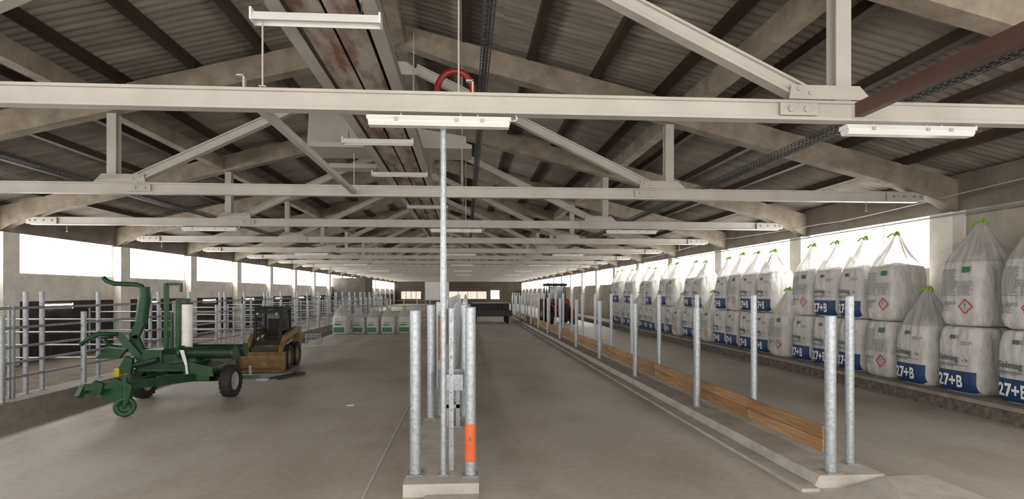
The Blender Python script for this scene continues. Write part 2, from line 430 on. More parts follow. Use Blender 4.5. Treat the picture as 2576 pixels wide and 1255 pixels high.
for (x, y, z0, z1) in ((-2.31,6.5,4.69,5.45),(-.085,6.6,4.69,8.0),(-.085,12.4,4.69,8.0),(-2.45,12.4,4.69,5.4),(.0,18.2,4.69,7.9)):
    b = B(); b.cyl((0,0,0),(0,0,z1-z0),.011,WHITE,8); b.box(-.04,.04,-.02,.02,-.0,.01,WHITE)
    b.done('hanger_rod', loc=(x,y,z0), label='thin pale steel rod rising from the tie beam', cat='rod', group='hanger rods')
for (x, y) in ((-2.55,6.6),(.08,6.6)):
    b = B(); b.box(-.01,.01,-.03,.03,0,.16,WHITE); b.box(-.08,.01,-.03,.03,.15,.165,WHITE)
    b.done('hook_bracket', loc=(x,y,ZT), label='small pale angle bracket on the tie beam', cat='bracket', group='angle brackets')
for (x,k) in ((9.3,1),(9.4,3),(-13.0+.6,2),(-12.6,3)):
    b = B(); b.cyl((0,0,0),(0,0,.22),.008,WHITE,6); b.box(-.02,.02,-.02,.02,0,.02,WHITE)
    b.done('drop_hook', loc=(x, Y0+DY*k-.02, ZB-.22), label='thin metal drop hook below the tie beam', cat='hook', group='drop hooks')

def tray(x, y0, y1, z, w, h, label):
    b = B(); r = .0055
    for (dx, dz) in ((-w/2,h),(-w/2,h/2),(-w/2,0),(-w/6,0),(w/6,0),(w/2,0),(w/2,h/2),(w/2,h)):
        b.bar((dx,y0,dz),(dx,y1,dz), r*2,r*2, WIRE)
    y = y0
    while y < y1:
        b.bar((-w/2,y,0),(w/2,y,0), r*2,r*2, WIRE)
        b.bar((-w/2,y,0),(-w/2,y,h), r*2,r*2, WIRE, (0,1,0)); b.bar((w/2,y,0),(w/2,y,h), r*2,r*2, WIRE, (0,1,0))
        y += .10 if y < 25 else .25
    b.tube([(-.02,y0,.015),(-.02,y1,.015)], .016, BLACK, 6)
    b.tube([(.02,y0,.015),(.015,y1,.015)], .014, BLACK, 6)
    b.done('cable_tray', loc=(x,0,z), label=label, cat='cable tray', group='wire cable trays')
tray(.25, -1, 60, 5.35, .12, .06, 'dark wire basket cable tray hung below the ridge')
tray(5.42, 0, 60, ZT+.005, .18, .08, 'dark wire basket cable tray laid across the tie beams')
tray(-8.0, 0, 60, ZT+.005, .18, .08, 'dark wire basket cable tray laid across the tie beams')

b = B(); pth = [(-.28,0,-.45)]
for i in range(21):
    a = math.radians(190-200*i/20); pth.append((.285*math.cos(a),0,.31*math.sin(a)))
pth.append((.28,0,-.45))
b.tube(pth, .053, RED, 12)
b.done('red_hose', loc=(-.17,9.0,5.60), label='red flexible hose bent into an arch under the roof', cat='hose')

b = B(); pth = []
for i in range(60):
    y = 4+i*.9; pth.append((XR-.1, y, 4.55+.08*math.sin(i*.35)-.04*(i%7)/7))
b.tube(pth, .012, WHITE, 6)
b.done('wall_cable', loc=(-.35,0,0), label='pale electrical cable sagging along the eaves', cat='cable')
b = B(); b.cyl((0,7,0),(0,60,0),.02,GALVD,8)
b.done('wall_conduit', loc=(XR-.34,0,4.12), label='thin grey conduit running along the wall', cat='conduit')

# ---------------------------------------------------------------- curbs
b = B(); b.box(-.72,.15, 6.42, 60, 0, .15, CURB)
b.done('concrete_curb', label='light concrete curb carrying the central posts', cat='curb')
b = B()
b.prism([(-.45,6.415),(.15,6.415),(.02,5.2),(-.75,5.0)], 'z', 0, .03, CURB)
b.done('concrete_slab', label='thin skewed concrete slab in front of the curb', cat='slab')
b = B(); b.prism([(4.16,0),(5.06,0),(5.06,.15),(4.24,.15)], 'y', 6.42, 60, CURB); b.box(3.94, 4.158, 6.3, 60, 0, .04, CURB)
b.done('concrete_curb', label='light concrete curb carrying posts and planks', cat='curb')
bm_ = B()
k = bm_.mi(CURB)
vs = [bm_.bm.verts.new(p) for p in ((4.30,6.29,0),(5.95,6.40,0),(5.9,5.2,0),(4.35,5.0,0),(5.02,6.34,.15),(5.55,6.37,.15))]
for f in ((0,3,4),(4,3,2,5),(5,2,1),(0,4,5,1),(0,1,2,3)):
    ff = bm_.bm.faces.new([vs[i] for i in f]); ff.material_index = k
bm_.done('concrete_ramp', label='small sloped concrete ramp at the curb end', cat='ramp')
b = B(); b.box(-8.75, -8.15, 3, 60.8, 0, .37, CURBD)
b.done('concrete_curb', label='dark concrete kerb wall below the rail fence', cat='curb')

# ---------------------------------------------------------------- posts
def post_mesh(r, h, band=False, mat=None):
    b = B(); g = mat or GALV
    if band:
        b.cyl((0,0,.01),(0,0,.17),r,g,18); b.cyl((0,0,.17),(0,0,.62),r+.003,ORANGE,18); b.cyl((0,0,.62),(0,0,h),r,g,18)
        b.box(-.012,.004,-r-.006,-r,.42,.47,INK)
    else: b.cyl((0,0,.01),(0,0,h),r,g,18)
    b.cyl((0,0,h),(0,0,h+.012),r*1.03,GALVD,18)
    b.box(-r*1.5,r*1.5,-r*1.5,r*1.5,0,.01,GALVD)
    return b
PL = 'round galvanised steel post bolted to the concrete curb'
first = post_mesh(.066, 1.97).done('steel_post', loc=(-.61,6.8,.15), label='thick round galvanised post at the curb end', cat='post', group='posts on the central curb')
post_mesh(.064, 2.01, True).done('steel_post', loc=(.055,6.72,.15), label='galvanised steel post with an orange painted band', cat='post', group='posts on the central curb')
b = B(); b.cyl((0,0,.01),(0,0,4.29),.036,GALV,16); b.box(-.06,.06,-.05,.06,0,.01,GALVD); b.box(-.045,.045,-.04,.05,4.285,4.299,GALVD)
b.done('support_pole', loc=(-.27,6.745,.15), label='thin galvanised pole rising to the tie beam', cat='pole')
b = B(); b.box(-.028,.028,-.028,.028,0,2.0,GALV); 
for i in range(8): b.cyl((0,-.032,.3+.22*i),(0,-.028,.3+.22*i),.008,DARKM,6)
b.done('square_post', loc=(-.18,6.93,.15), label='square perforated galvanised upright beside the pole', cat='post')
for i in range(1, 18):
    y = 6.8+3.0*i
    dup(first, (-.61, y, .15), label=PL); dup(first, (-.02, y+.1, .15), label=PL)
b = B(); b.box(-.03,.03,0,4.0,0,.36,BRWOOD); b.box(-.03,.03,0,4.0,.38,.78,BRWOOD)
b.box(-.04,.04,.05,.15,-1.0,.82,GALVD); b.box(-.04,.04,3.5,3.6,-1.0,.82,GALVD)
b.done('board_panel', loc=(-.46,9.95,1.15), label='brown wooden boards held on steel uprights', cat='partition')
wt = mk('water_trough', None, loc=(-.22,9.1,.15), label='galvanised drinking trough on a bracket stand', cat='trough')
b = B(); b.prism([(-.14,.62),(.14,.62),(.17,.86),(.15,.86),(.125,.64),(-.125,.64),(-.15,.86),(-.17,.86)], 'y', 0, .6, GALV); b.box(-.17,.17,-.01,0,.6,.86,GALV); b.box(-.17,.17,.6,.61,.6,.86,GALV); b.done('basin', wt)
b = B(); b.box(-.12,-.06,.05,.11,0,.62,GALVD); b.box(.06,.12,.05,.11,0,.62,GALVD); b.box(-.12,.12,.3,.36,.35,.62,GALVD); b.box(-.12,.12,.05,.36,.3,.36,GALVD); b.box(-.16,.16,.0,.45,0,.012,GALVD); b.done('stand', wt)
for i, y in enumerate((12.6,18.5,24.5,30.5)):
    b = B(); L = 2.6
    for z in (.5,.8,1.1,1.4,1.75): b.cyl((0,0,z),(0,L,z),.022,GALV,8)
    for yy in (0,L/2,L): b.cyl((0,yy,.3),(0,yy,1.85),.025,GALV,8)
    b.box(-.02,.02,-.02,.02,0,.35,GALVD); b.box(-.02,.02,L-.02,L+.02,0,.35,GALVD)
    b.done('pipe_gate', loc=(-.28,y+1.6*(i==0),.15), label='galvanised pipe gate along the central curb', cat='gate', group='gates on the central curb')

ra = post_mesh(.065, 1.9).done('steel_post', loc=(4.46,6.55,.15), label=PL, cat='post', group='posts on the plank curb')
for i in range(1, 13): dup(ra, (4.44, 6.55+3.9*i, .15))
rb = post_mesh(.052, 2.14).done('steel_post', loc=(4.93,6.86,.15), label='tall slim galvanised post behind the planks', cat='post', group='posts on the plank curb')
for i in range(1, 23): dup(rb, (4.9, 6.86+2.33*i, .15))
# first pair of planks is shorter and stops just behind the end posts
b = B(); b.box(-.025,.025,0,2.0,0,.172,PINE)
pk0 = b.done('wooden_plank', loc=(4.81,7.19,.2), label='pine plank fixed low along the posts', cat='plank', group='planks along the curb')
dup(pk0, (4.81,7.19,.378))
b = B(); b.box(-.025,.025,0,2.30,0,.172,PINE)
pk = b.done('wooden_plank', loc=(4.81,9.22,.2), label='pine plank fixed low along the posts', cat='plank', group='planks along the curb')
for i in range(0, 19):
    for j in range(2):
        if i == 0 and j == 0: continue
        dup(pk, (4.81, 9.22+2.33*i, .2+.178*j))

fa = post_mesh(.055, 1.55, mat=GALVF).done('steel_post', loc=(-8.28,10.5,.37), label='short galvanised post on the dark kerb', cat='post', group='posts of the pen fence')
for i in range(1, 22): dup(fa, (-8.28, 10.5+2.15*i, .37))
fb = post_mesh(.045, 1.98, mat=GALVF).done('steel_post', loc=(-8.58,11.45,.37), label='tall galvanised post of the pen fence', cat='post', group='posts of the pen fence')
for i in range(0, 22):
    if i: dup(fb, (-8.58, 11.45+2.15*i, .37))
    if i % 2 == 0: dup(fb, (-8.6, 11.9+2.15*i, .37))
fp = mk('fence_rails', None, loc=(-8.46, 5.2, 0), label='five horizontal galvanised pipe rails of a pen fence', cat='fence', group='pen fence rails')
for z in (.75,1.03,1.32,1.68,2.05):
    b = B(); b.cyl((0,0,z),(0,5.75,z),.026,GALVF,8); b.done('rail', fp)
for y in (0, 5.7):
    b = B(); b.bar((0,y,.37),(0,y,2.1),.04,.04,GALVD); b.done('rail_upright', fp)
for i in range(1, 10): dup(fp, (-8.46, 5.2+5.8*i, 0))
fq = mk('pen_divider', None, loc=(-14.2, 16, .06), label='galvanised pipe divider between two pens', cat='fence', group='pen dividers')
for z in (.5,.85,1.2,1.55): b = B(); b.cyl((0,0,z),(5.3,0,z),.024,GALVF,8); b.done('rail', fq)
for x in (0,2.6,5.3):
    b = B(); b.cyl((x,0,0),(x,0,1.7),.035,GALVF,8); b.done('upright', fq)
for y in (22,28,34,40,46,52): dup(fq, (-14.2,y,.06))

# ---------------------------------------------------------------- big bags
def interp(tab, z):
    if z <= tab[0][0]: return tab[0][1:]
    for a, c in zip(tab, tab[1:]):
        if z <= c[0]:
            t = (z-a[0])/(c[0]-a[0]); return tuple(a[i]+(c[i]-a[i])*t for i in range(1, len(a)))
    return tab[-1][1:]
BODY = [(0,.40,4,0),(.05,.465,4.5,0),(.2,.495,5,0),(.45,.49,5,.002),(.7,.505,5,.004),(1.1,.485,4.6,.012),(1.32,.445,4,.025)]
PEAK = BODY+[(1.45,.385,3.2,.07),(1.58,.31,2.6,.13),(1.72,.225,2.3,.18),(1.88,.145,2,.22),(2.02,.085,2,.2),(2.1,.05,2,.1)]
FLAT = BODY+[(1.345,.40,4,.02)]
def bag_body(tab, seed, top):
    rnd = random.Random(seed); ph = rnd.random()*6; ph2 = rnd.random()*6
    bm = bmesh.new(); seg = 96; rings = []
    zs = [0,.02,.05,.1,.2,.3,.45,.6,.75,.9,1.05,1.2,1.3]+([1.36,1.42,1.48,1.54,1.6,1.66,1.72,1.8,1.88,1.95,2.0,2.05,2.1] if top else [1.33,1.345])
    lx = rnd.uniform(-.16,.16); lt = rnd.uniform(-.06,.06)
    for z in zs:
        h, n, pl = interp(tab, z); ring = []
        for j in range(seg):
            t = 2*math.pi*j/seg; c, s_ = math.cos(t), math.sin(t)
            r = 1/((abs(c)**n+abs(s_)**n)**(1/n))
            r *= h*(1+pl*math.sin(11*t+ph+z*.8)+pl*.6*math.sin(19*t+ph2)+pl*.3*math.sin(29*t)+.010*math.sin(3*t+z*7+ph)+.004*math.sin(5*t-z*16+ph2))
            dx = lx*max(0, z-1.3)/.8
            ring.append(bm.verts.new((r*c+dx*.4+lt*max(0,z-1.3), r*s_+dx, z)))
        rings.append(ring)
    for i in range(len(rings)-1):
        for j in range(seg):
            f = bm.faces.new((rings[i][j], rings[i][(j+1)%seg], rings[i+1][(j+1)%seg], rings[i+1][j])); f.smooth = True
            if top and zs[i] >= 1.29: f.material_index = 1
    if top:
        k = zs.index(1.3); cc = bm.verts.new((0,0,1.42))
        for j in range(seg):
            f = bm.faces.new((cc, rings[k][j], rings[k][(j+1)%seg])); f.smooth = True
    c0 = bm.verts.new((0,0,0)); c1 = bm.verts.new((lx*.4+lt*.8 if top else 0, lx if top else 0, zs[-1]+.015))
    for j in range(seg):
        bm.faces.new((c0, rings[0][(j+1)%seg], rings[0][j]))
        f = bm.faces.new((c1, rings[-1][j], rings[-1][(j+1)%seg])); f.smooth = True
    me = bpy.data.meshes.new('bag_body'); bm.to_mesh(me); bm.free(); me.materials.append(BAG); me.materials.append(BAGTOP); return me, lx
def surf(y, z, off=.012):
    h, n, pl = interp(BODY, z); y = max(-h*.97, min(h*.97, y))
    return -((h**n-abs(y)**n)**(1/n))-off-.010
def text_mesh(s, size, bold=0):
    cu = bpy.data.curves.new('t', 'FONT'); cu.body = s; cu.size = size; cu.offset = bold; cu.resolution_u = 3
    o = bpy.data.objects.new('t', cu); COL.objects.link(o); bpy.context.view_layer.update()
    me = bpy.data.meshes.new_from_object(o.evaluated_get(bpy.context.evaluated_depsgraph_get()))
    bpy.data.objects.remove(o); return me
def wrap_text(s, width, size, y0, z0, mat, bold=0, off=.02):
    me = text_mesh(s, size, bold)
    mxx = max(v.co.x for v in me.vertices); mnx = min(v.co.x for v in me.vertices); k = width/(mxx-mnx)
    for v in me.vertices:
        y = y0-(v.co.x-mnx)*k; z = z0+v.co.y; v.co = (surf(y, z, off), y, z)
    me.materials.clear(); me.materials.append(mat); return me
def patch(rects, name, off=.012):
    bm = bmesh.new(); mats = []
    for (y0,y1,z0,z1,m) in rects:
        if m not in mats: mats.append(m)
        ny = max(1, int(abs(y1-y0)/.06)); nz = max(1, int(abs(z1-z0)/.06))
        g = [[bm.verts.new((surf(y0+(y1-y0)*i/ny, z0+(z1-z0)*j/nz, off), y0+(y1-y0)*i/ny, z0+(z1-z0)*j/nz)) for j in range(nz+1)] for i in range(ny+1)]
        for i in range(ny):
            for j in range(nz):
                f = bm.faces.new((g[i][j], g[i+1][j], g[i+1][j+1], g[i][j+1])); f.material_index = mats.index(m)
    me = bpy.data.meshes.new(name); bm.to_mesh(me); bm.free()
    for m in mats: me.materials.append(m)
    return me
def small_print(rows, seed):
    rnd = random.Random(seed); out = []
    for (ya, yb, za, zb) in rows:
        z = za
        while z > zb:
            y = ya; end = yb+rnd.random()*(ya-yb)*.3
            while y > end:
                w = rnd.uniform(.02,.06); out.append((y, y-w, z, z-.011, INK)); y -= w+.012
            z -= .028
    return out
def diamond(y, z, r):
    bm = bmesh.new()
    def ring(rr): return [(y+rr,z),(y,z+rr),(y-rr,z),(y,z-rr)]
    a = [bm.verts.new((surf(p[0],p[1],.016),)+p) for p in ring(r)]
    c = [bm.verts.new((surf(p[0],p[1],.016),)+p) for p in ring(r*.80)]
    for i in range(4): bm.faces.new((a[i],a[(i+1)%4],c[(i+1)%4],c[i]))
    for (y0,y1,z0,z1) in ((-.012,.012,-.01,.07),(-.012,.012,-.055,-.03)):
        q = [bm.verts.new((surf(y,z,.02), y+p, z+w)) for p, w in ((y0,z0),(y1,z0),(y1,z1),(y0,z1))]
        f = bm.faces.new(q); f.material_index = 1
    me = bpy.data.meshes.new('hazard_diamond'); bm.to_mesh(me); bm.free(); me.materials.append(REDP); me.materials.append(INK); return me

def loop_mesh(lx):
    b = B()
    for a in (0, 1.2):
        p = []
        for i in range(9):
            t = math.pi*i/8; p.append((lx*.4+math.cos(t)*.07*math.cos(a), lx+math.cos(t)*.07*math.sin(a)*1.3, 2.05+.10*math.sin(t)))
        b.tube(p, .026, LOOP, 6)
    b.tube([(lx*.4,lx,2.1),(lx*.4-.05,lx+.12,2.12),(lx*.4-.1,lx+.2,2.04)], .024, LOOP, 6)
    return b.mesh('lifting_loop')
bandmesh = patch([(.44,-.44,.04,.46,BLUE)], 'blue_band')
t27 = wrap_text('27+B', .60, .33, .38, .14, INKW, .010, .026)
tsol = wrap_text('Solmag', .50, .165, .38, .66, INK, .005)
tb = wrap_text('- b', .13, .10, -.20, .66, INK, .002)
lbl1 = patch(small_print([(.38,-.1,.60,.53),(-.15,-.40,1.06,.98),(.38,-.40,.58,.56)], 3)+[(.10,-.04,1.18,1.10,INK)], 'printed_text', .018)
lbl2 = patch(small_print([(.36,.0,1.16,.60),(-.05,-.36,.80,.62),(.36,.12,.45,.30)], 5)+[(-.12,-.28,1.20,1.08,GRNP)]+[(.02-.07*i,-.01-.07*i,.92,.80,SYM) for i in range(6)], 'printed_text', .018)
dia = diamond(-.2, .40, .16)
circ = patch([(.32-.1*i,.25-.1*i,.50,.43,SYM) for i in range(3)], 'symbols')
grn = patch([(.36,-.36,.15,.50,GRNP),(.3,-.2,.75,.66,GRNP),(.25,-.2,.90,.86,INK)], 'green_label')

def make_bag(kind, top, seed, loc, rz, label, group):
    me, lx = bag_body(PEAK if top else FLAT, seed, top)
    r = mk('bulk_bag', None, loc=loc, rz=rz, label=label, cat='bag', group=group)
    mk('bag_body', me, r)
    if top: mk('lifting_loop', loop_mesh(lx), r)
    if kind == 'band':
        mk('printed_band', bandmesh, r); mk('printed_number', t27, r); mk('printed_name', tsol, r); mk('printed_letter', tb, r); mk('printed_text', lbl1, r)
    elif kind == 'haz':
        mk('printed_text', lbl2, r); mk('hazard_symbol', dia, r); mk('printed_symbols', circ, r)
    else: mk('green_label', grn, r)
    return r
GL = 'bulk bags stacked along the wall'
LB = {('band',1): 'white bulk bag with blue 27+B band, gathered top, lime loop', ('haz',1): 'white bulk bag with red hazard diamond, gathered top, lime loop',
      ('band',0): 'white bulk bag with blue 27+B band under another bag', ('haz',0): 'white bulk bag with red hazard diamond under another bag'}
T = {}
for kd in ('band', 'haz'):
    for tp in (True, False):
        T[(kd, tp)] = []
ups = [9.45,10.75,12.95,14.02,15.09,16.16,18.32,19.39,20.46,21.53,23.75,24.83,27.02,28.1,30.28,31.36,33.54,34.62,36.8,37.9]
lows = [8.35]+ups+[11.85,17.24,22.64,25.93,29.19,32.45,35.71]
lows.sort()
seed = 0
def place(kd, tp, x, y, z):
    global seed
    seed += 1
    rz = math.radians(random.uniform(-3.5, 3.5)); sc = random.uniform(.955, .99)
    L = T[(kd, tp)]
    if len(L) < 4:
        L.append(make_bag(kd, tp, seed, (x,y,z), rz, LB[(kd, int(tp))], GL))
        L[-1].scale = (.98,.98,1)
    else:
        dup(L[seed % 4], (x,y,z), rz, (sc,sc,random.uniform(.94,1.03) if tp else 1))
for i, y in enumerate(ups):
    place('haz' if i in (0,1,2,5,8,12,15) else 'band', True, 10.55+random.uniform(-.05,.01), y, .3+1.365)
for i, y in enumerate(lows):
    tp = y not in ups
    kd = 'haz' if i in (0,4,8,13,16) else 'band'
    place(kd, tp, 10.5+random.uniform(-.05,.02) if not tp else 10.38, y, .3)
gm = None
for (x, y, s) in ((-6.95,31.8,.90),(-6.05,32.2,.76),(-5.23,32.2,.76),(-4.40,32.1,.78),(-3.5,32.3,.78)):
    if gm is None:
        gm = make_bag('green', True, 91, (x,y,0), math.radians(78), 'white bulk bag with green print standing on the floor', 'bulk bags with green print')
        gm.scale = (.86,.86,.80)
    else: dup(gm, (x,y,0), math.radians(84+random.uniform(-6,6)), (s,s,s*.93))
for x0 in (-8.0,-4.6):
    b = B()
    for z in (.45,.8,1.15,1.5,1.85): b.cyl((0,0,z),(3.2,0,z),.025,GALVF,8)
    for x in (0,.8,1.6,2.4,3.2): b.cyl((x,0,.0 if x in (0,3.2) else .45),(x,0,1.95),.03,GALVF,8)
    b.done('pipe_gate', loc=(x0,34.5,0), label='galvanised pipe gate across the passage', cat='gate', group='cross passage gates')

# ---------------------------------------------------------------- wheels
def wheel(parent, c, R, W, ax, rimmat, lugs=True, tire=BLACK, inner=.58):
    b = B(); w = W/2
    b.lathe([(R*inner,-w*.75),(R*.72,-w*.95),(R*.90,-w),(R*.97,-w*.8),(R,-w*.35),(R,w*.35),(R*.97,w*.8),(R*.90,w),(R*.72,w*.95),(R*inner,w*.75),(R*inner,-w*.75)], c, ax, tire)
    if lugs:
        n = 20; a = Vector(ax).normalized(); u = Vector((0,0,1)); v = a.cross(u)
        for i in range(n):
            t = 2*math.pi*i/n; d = u*math.cos(t)+v*math.sin(t); t2 = t+.12; d2 = u*math.cos(t2)+v*math.sin(t2)
            C = Vector(c)
            b.bar(C+d*R*.985-a*w*.95, C+d2*R*.99-a*w*.05, R*.10, R*.04, tire, up=d)
            b.bar(C+d*R*.985+a*w*.95, C+d2*R*.99+a*w*.05, R*.10, R*.04, tire, up=d)
    o = b.done('wheel', parent)
    b = B()
    b.lathe([(R*inner*1.02,-w*.75),(R*inner*.8,-w*.4),(R*inner*.3,-w*.3),(.002,-w*.3)], c, ax, rimmat, 24)
    b.lathe([(R*inner*1.02,w*.75),(R*inner*.8,w*.4),(R*inner*.3,w*.3),(R*inner*.22,w*.55),(.002,w*.55)], c, ax, rimmat, 24)
    b.done('wheel_rim', o)
    return o

# ---------------------------------------------------------------- bale wrapper
bw = mk('bale_wrapper', None, loc=(-6.22,12.9,0), label='dark green trailed bale wrapper with a white film roll', cat='farm machine')
wheel(bw, (.94,0,.36), .36, .25, (1,0,0), GREY)
wheel(bw, (-.94,0,.36), .36, .25, (1,0,0), GREY)
b = B()
b.bar((-.8,0,.42),(.8,0,.42),.12,.12,GREEN)
b.bar((.45,0,.48),(-.25,-1.9,.58),.14,.16,GREEN); b.bar((-.5,0,.48),(-.3,-1.9,.58),.14,.16,GREEN)
b.bar((-.75,-.35,.5),(.75,-.35,.5),.1,.14,GREEN); b.bar((-.75,.55,.5),(.75,.55,.5),.1,.14,GREEN)
b.bar((.7,-.4,.5),(.7,.6,.5),.1,.14,GREEN); b.bar((-.7,-.4,.5),(-.7,.6,.5),.1,.14,GREEN)
b.bar((.1,-1.0,.54),(-.7,-.3,.52),.08,.1,GREEN)
b.prism([(.1,.52),(.75,.52),(.70,.72),(.15,.86)], 'y', -.42,.3, GREEN)
b.box(-.15,.1,-1.0,-.93,.52,.60,YELB)
b.done('chassis', bw)
b = B()
b.prism([(-.55,.30),(-.12,.26),(-.05,.60),(-.35,.72),(-.62,.50)], 'y', -2.0,-1.90, GREEN)
b.bar((-.3,-1.9,.6),(-.75,-2.25,.62),.12,.12,GREEN); b.bar((-.75,-2.25,.62),(-.78,-2.35,.45),.1,.1,GREEN)
b.cyl((-.2,-1.96,.2),(-.2,-1.96,.75),.05,GREEN,10)
b.prism([(-.85,.50),(-.5,.45),(-.45,.66),(-.6,.72)], 'y', -2.2,-2.13, GREEN)
b.done('hitch', bw)
wheel(bw, (-.2,-1.96,.19), .19, .10, (.35,-1,0), GREEN, lugs=False, tire=GREEN, inner=.5)
b = B()
b.box(-.95,.35,-.3,.35,.62,.84,GREEN); b.box(-.8,.1,-.36,-.3,.70,1.0,GREEND); b.box(-.75,-.35,-.4,.2,.8,1.10,GREEN)
b.prism([(-1.25,.62),(-.95,.60),(-.9,.92),(-1.05,.98)], 'y', -.5,-.42, GREEN)
b.box(-1.25,-1.15,-.55,-.35,.55,.72,YELB)
b.cyl((-.2,-.3,.82),(.35,-.3,.86),.08,GREEN,12); b.cyl((-1.0,-.42,.75),(-.4,-.45,.9),.06,GREEND,10)
b.done('turntable_base', bw)
for (y, z) in ((-.25,1.02),(.35,1.02)):
    b = B(); b.cyl((.02,y,z),(1.1,y,z),.13,GREEND,16); b.cyl((-.04,y,z),(.02,y,z),.16,GREEN,16); b.cyl((1.1,y,z),(1.14,y,z),.16,GREEN,16); b.done('roller', bw)
b = B(); b.bar((.06,-.25,.95),(.06,.35,.95),.06,.14,GREEN); b.bar((1.06,-.25,.95),(1.06,.35,.95),.06,.14,GREEN); b.bar((.3,.05,.55),(.3,.05,.95),.14,.14,GREEN); b.bar((.06,.05,.93),(1.06,.05,.93),.10,.10,GREEN); b.done('table_frame', bw)
b = B()
b.bar((-.46,0,.8),(-.46,0,2.55),.07,.10,GREEN); b.bar((-.2,0,.8),(-.2,0,2.2),.07,.10,GREEN); b.bar((-.49,0,2.53),(-.12,0,2.53),.06,.06,GREEN)
b.bar((-.14,0,2.55),(-.14,0,2.35),.05,.05,GREEN); b.bar((-.2,0,2.18),(.05,0,2.18),.06,.06,GREEN); b.bar((-.2,0,.98),(.12,0,.98),.10,.06,GREEN)
b.bar((-.32,-.05,1.1),(-.32,-.05,1.9),.05,.06,GREEN)
b.done('mast', bw)
b = B(); b.cyl((.0,-.02,1.02),(.0,-.02,2.08),.11,FILM,20); b.cyl((.0,-.02,2.08),(.0,-.02,2.2),.04,DARKM,10); b.cyl((0,-.02,2.08),(0,-.02,2.11),.12,BLACK,20); b.done('film_roll', bw)
b = B(); b.prism([(.05,1.1),(.14,1.1),(.2,.85),(.24,.55),(.19,.5),(.17,.75),(.1,.95)], 'y', -.46,-.445, FILM); b.done('film_sheet', bw)
b = B()
b.tube([(-1.75,-.1,2.68),(-1.68,-.1,2.60),(-1.52,-.1,2.54),(-1.05,-.1,2.52),(-.93,-.1,2.48),(-.88,-.1,2.38)], .05, GREEN, 8)
b.cyl((-.88,-.1,2.46),(-.86,-.1,2.24),.11,GREEN,14)
b.cyl((-.87,-.1,2.25),(-.94,-.1,1.68),.125,GREEN,16)
b.sweep([(-.05,-.09),(.05,-.09),(.05,.09),(-.05,.09)], (-.94,-.1,1.70),(-1.10,-.1,1.35), GREEN)
b.sweep([(-.05,-.09),(.05,-.09),(.05,.09),(-.05,.09)], (-1.10,-.1,1.38),(-.85,-.1,.80), GREEN)
b.done('cutter_arm', bw)
b = B()
b.tube([(-1.90,-.6,1.24),(-1.80,-.55,1.36),(-1.62,-.45,1.46),(-1.3,-.3,1.44)], .05, GREEN, 8)
b.sweep([(-.045,-.07),(.045,-.07),(.045,.07),(-.045,.07)], (-1.32,-.3,1.45),(-.9,-.15,.85), GREEN)
b.tube([(-1.95,.25,1.28),(-1.85,.28,1.14),(-1.6,.3,1.05),(-1.0,.3,1.02)], .05, GREEN, 8)
b.prism([(-1.75,.92),(-1.25,.92),(-1.1,1.12),(-1.5,1.16)], 'y', -.38,-.28, GREEN)
b.done('loading_fork', bw)
b = B(); b.bar((.6,.3,.4),(1.4,.5,.36),.08,.08,GREEN); b.bar((1.2,.45,.38),(1.15,.55,.62),.05,.05,GALVD); b.box(1.35,1.6,.4,.55,.28,.34,GALVD); b.done('tail_arm', bw)

# ---------------------------------------------------------------- skid steer
ss = mk('skid_steer_loader', None, loc=(-6.05,17.9,0), rz=math.radians(2), label='ochre compact skid steer loader with black open cab', cat='loader')
for x in (-.58,.58):
    for y in (-.48,.48): wheel(ss, (x,y,.40), .40, .28, (1,0,0), YEL)
b = B()
b.prism([(-.85,.30),(.95,.30),(1.25,.55),(1.25,1.1),(.75,1.2),(.4,1.0),(-.55,.80),(-.85,.6)], 'x', -.42,.42, YEL)
b.box(-.40,.40,-.9,-.84,.35,.75,DARKM); b.box(-.3,.3,1.24,1.28,.6,1.1,BLACK)
b.done('body', ss)
b = B()
for x in (-.40,.40):
    b.bar((x,-.55,.8),(x,-.45,1.98),.08,.08,BLACK); b.bar((x,.6,1.1),(x,.55,1.98),.08,.08,BLACK); b.bar((x,-.45,1.95),(x,.55,1.95),.08,.08,BLACK); b.bar((x,-.5,1.25),(x,.6,1.25),.05,.05,BLACK)
    for i in range(7): b.bar((x,-.4+.14*i,1.25),(x,-.38+.14*i,1.93),.022,.022,BLACK)
    for i in range(4): b.bar((x,-.45,1.38+.14*i),(x,.55,1.38+.14*i),.018,.018,BLACK)
b.prism([(-.48,1.95),(.6,1.95),(.5,2.03),(-.4,2.03)], 'x', -.45,.45, BLACK)
b.bar((-.4,-.47,1.87),(.4,-.47,1.87),.05,.14,BLACK); b.bar((-.4,-.55,.85),(.4,-.55,.85),.08,.12,BLACK)
b.bar((-.4,.56,1.15),(.4,.56,1.15),.05,.1,BLACK); b.bar((0,.56,1.1),(0,.56,1.95),.04,.04,BLACK)
b.done('cab', ss)
b = B(); b.prism([(.50,1.25),(.51,1.25),(.50,1.85),(.49,1.85)], 'x', -.34,.34, GLASS); b.done('rear_window', ss)
b = B(); b.box(-.24,.24,-.1,.35,.95,1.05,BLACK); b.box(-.24,.24,.28,.38,1.0,1.6,BLACK); b.done('seat', ss)
for x in (-.3,.3):
    b = B(); b.bar((x,-.3,.8),(x,-.35,1.3),.035,.035,DARKM); b.done('control_lever', ss)
for s_ in (-1,1):
    b = B(); x = s_*.52
    b.prism([(1.15,1.30),(1.3,1.25),(1.3,1.12),(-.35,.98),(-.85,.55),(-1.0,.30),(-1.12,.34),(-1.0,.66),(-.5,1.10),(.7,1.30)], 'x', x-.06, x+.06, YEL)
    b.prism([(1.0,.6),(1.3,.6),(1.28,1.28),(1.08,1.28)], 'x', x-.10, x+.10, YEL)
    b.cyl((x,-.7,.72),(x,.3,.90),.04,GALVD,8)
    b.done('lift_arm', ss)
b = B()
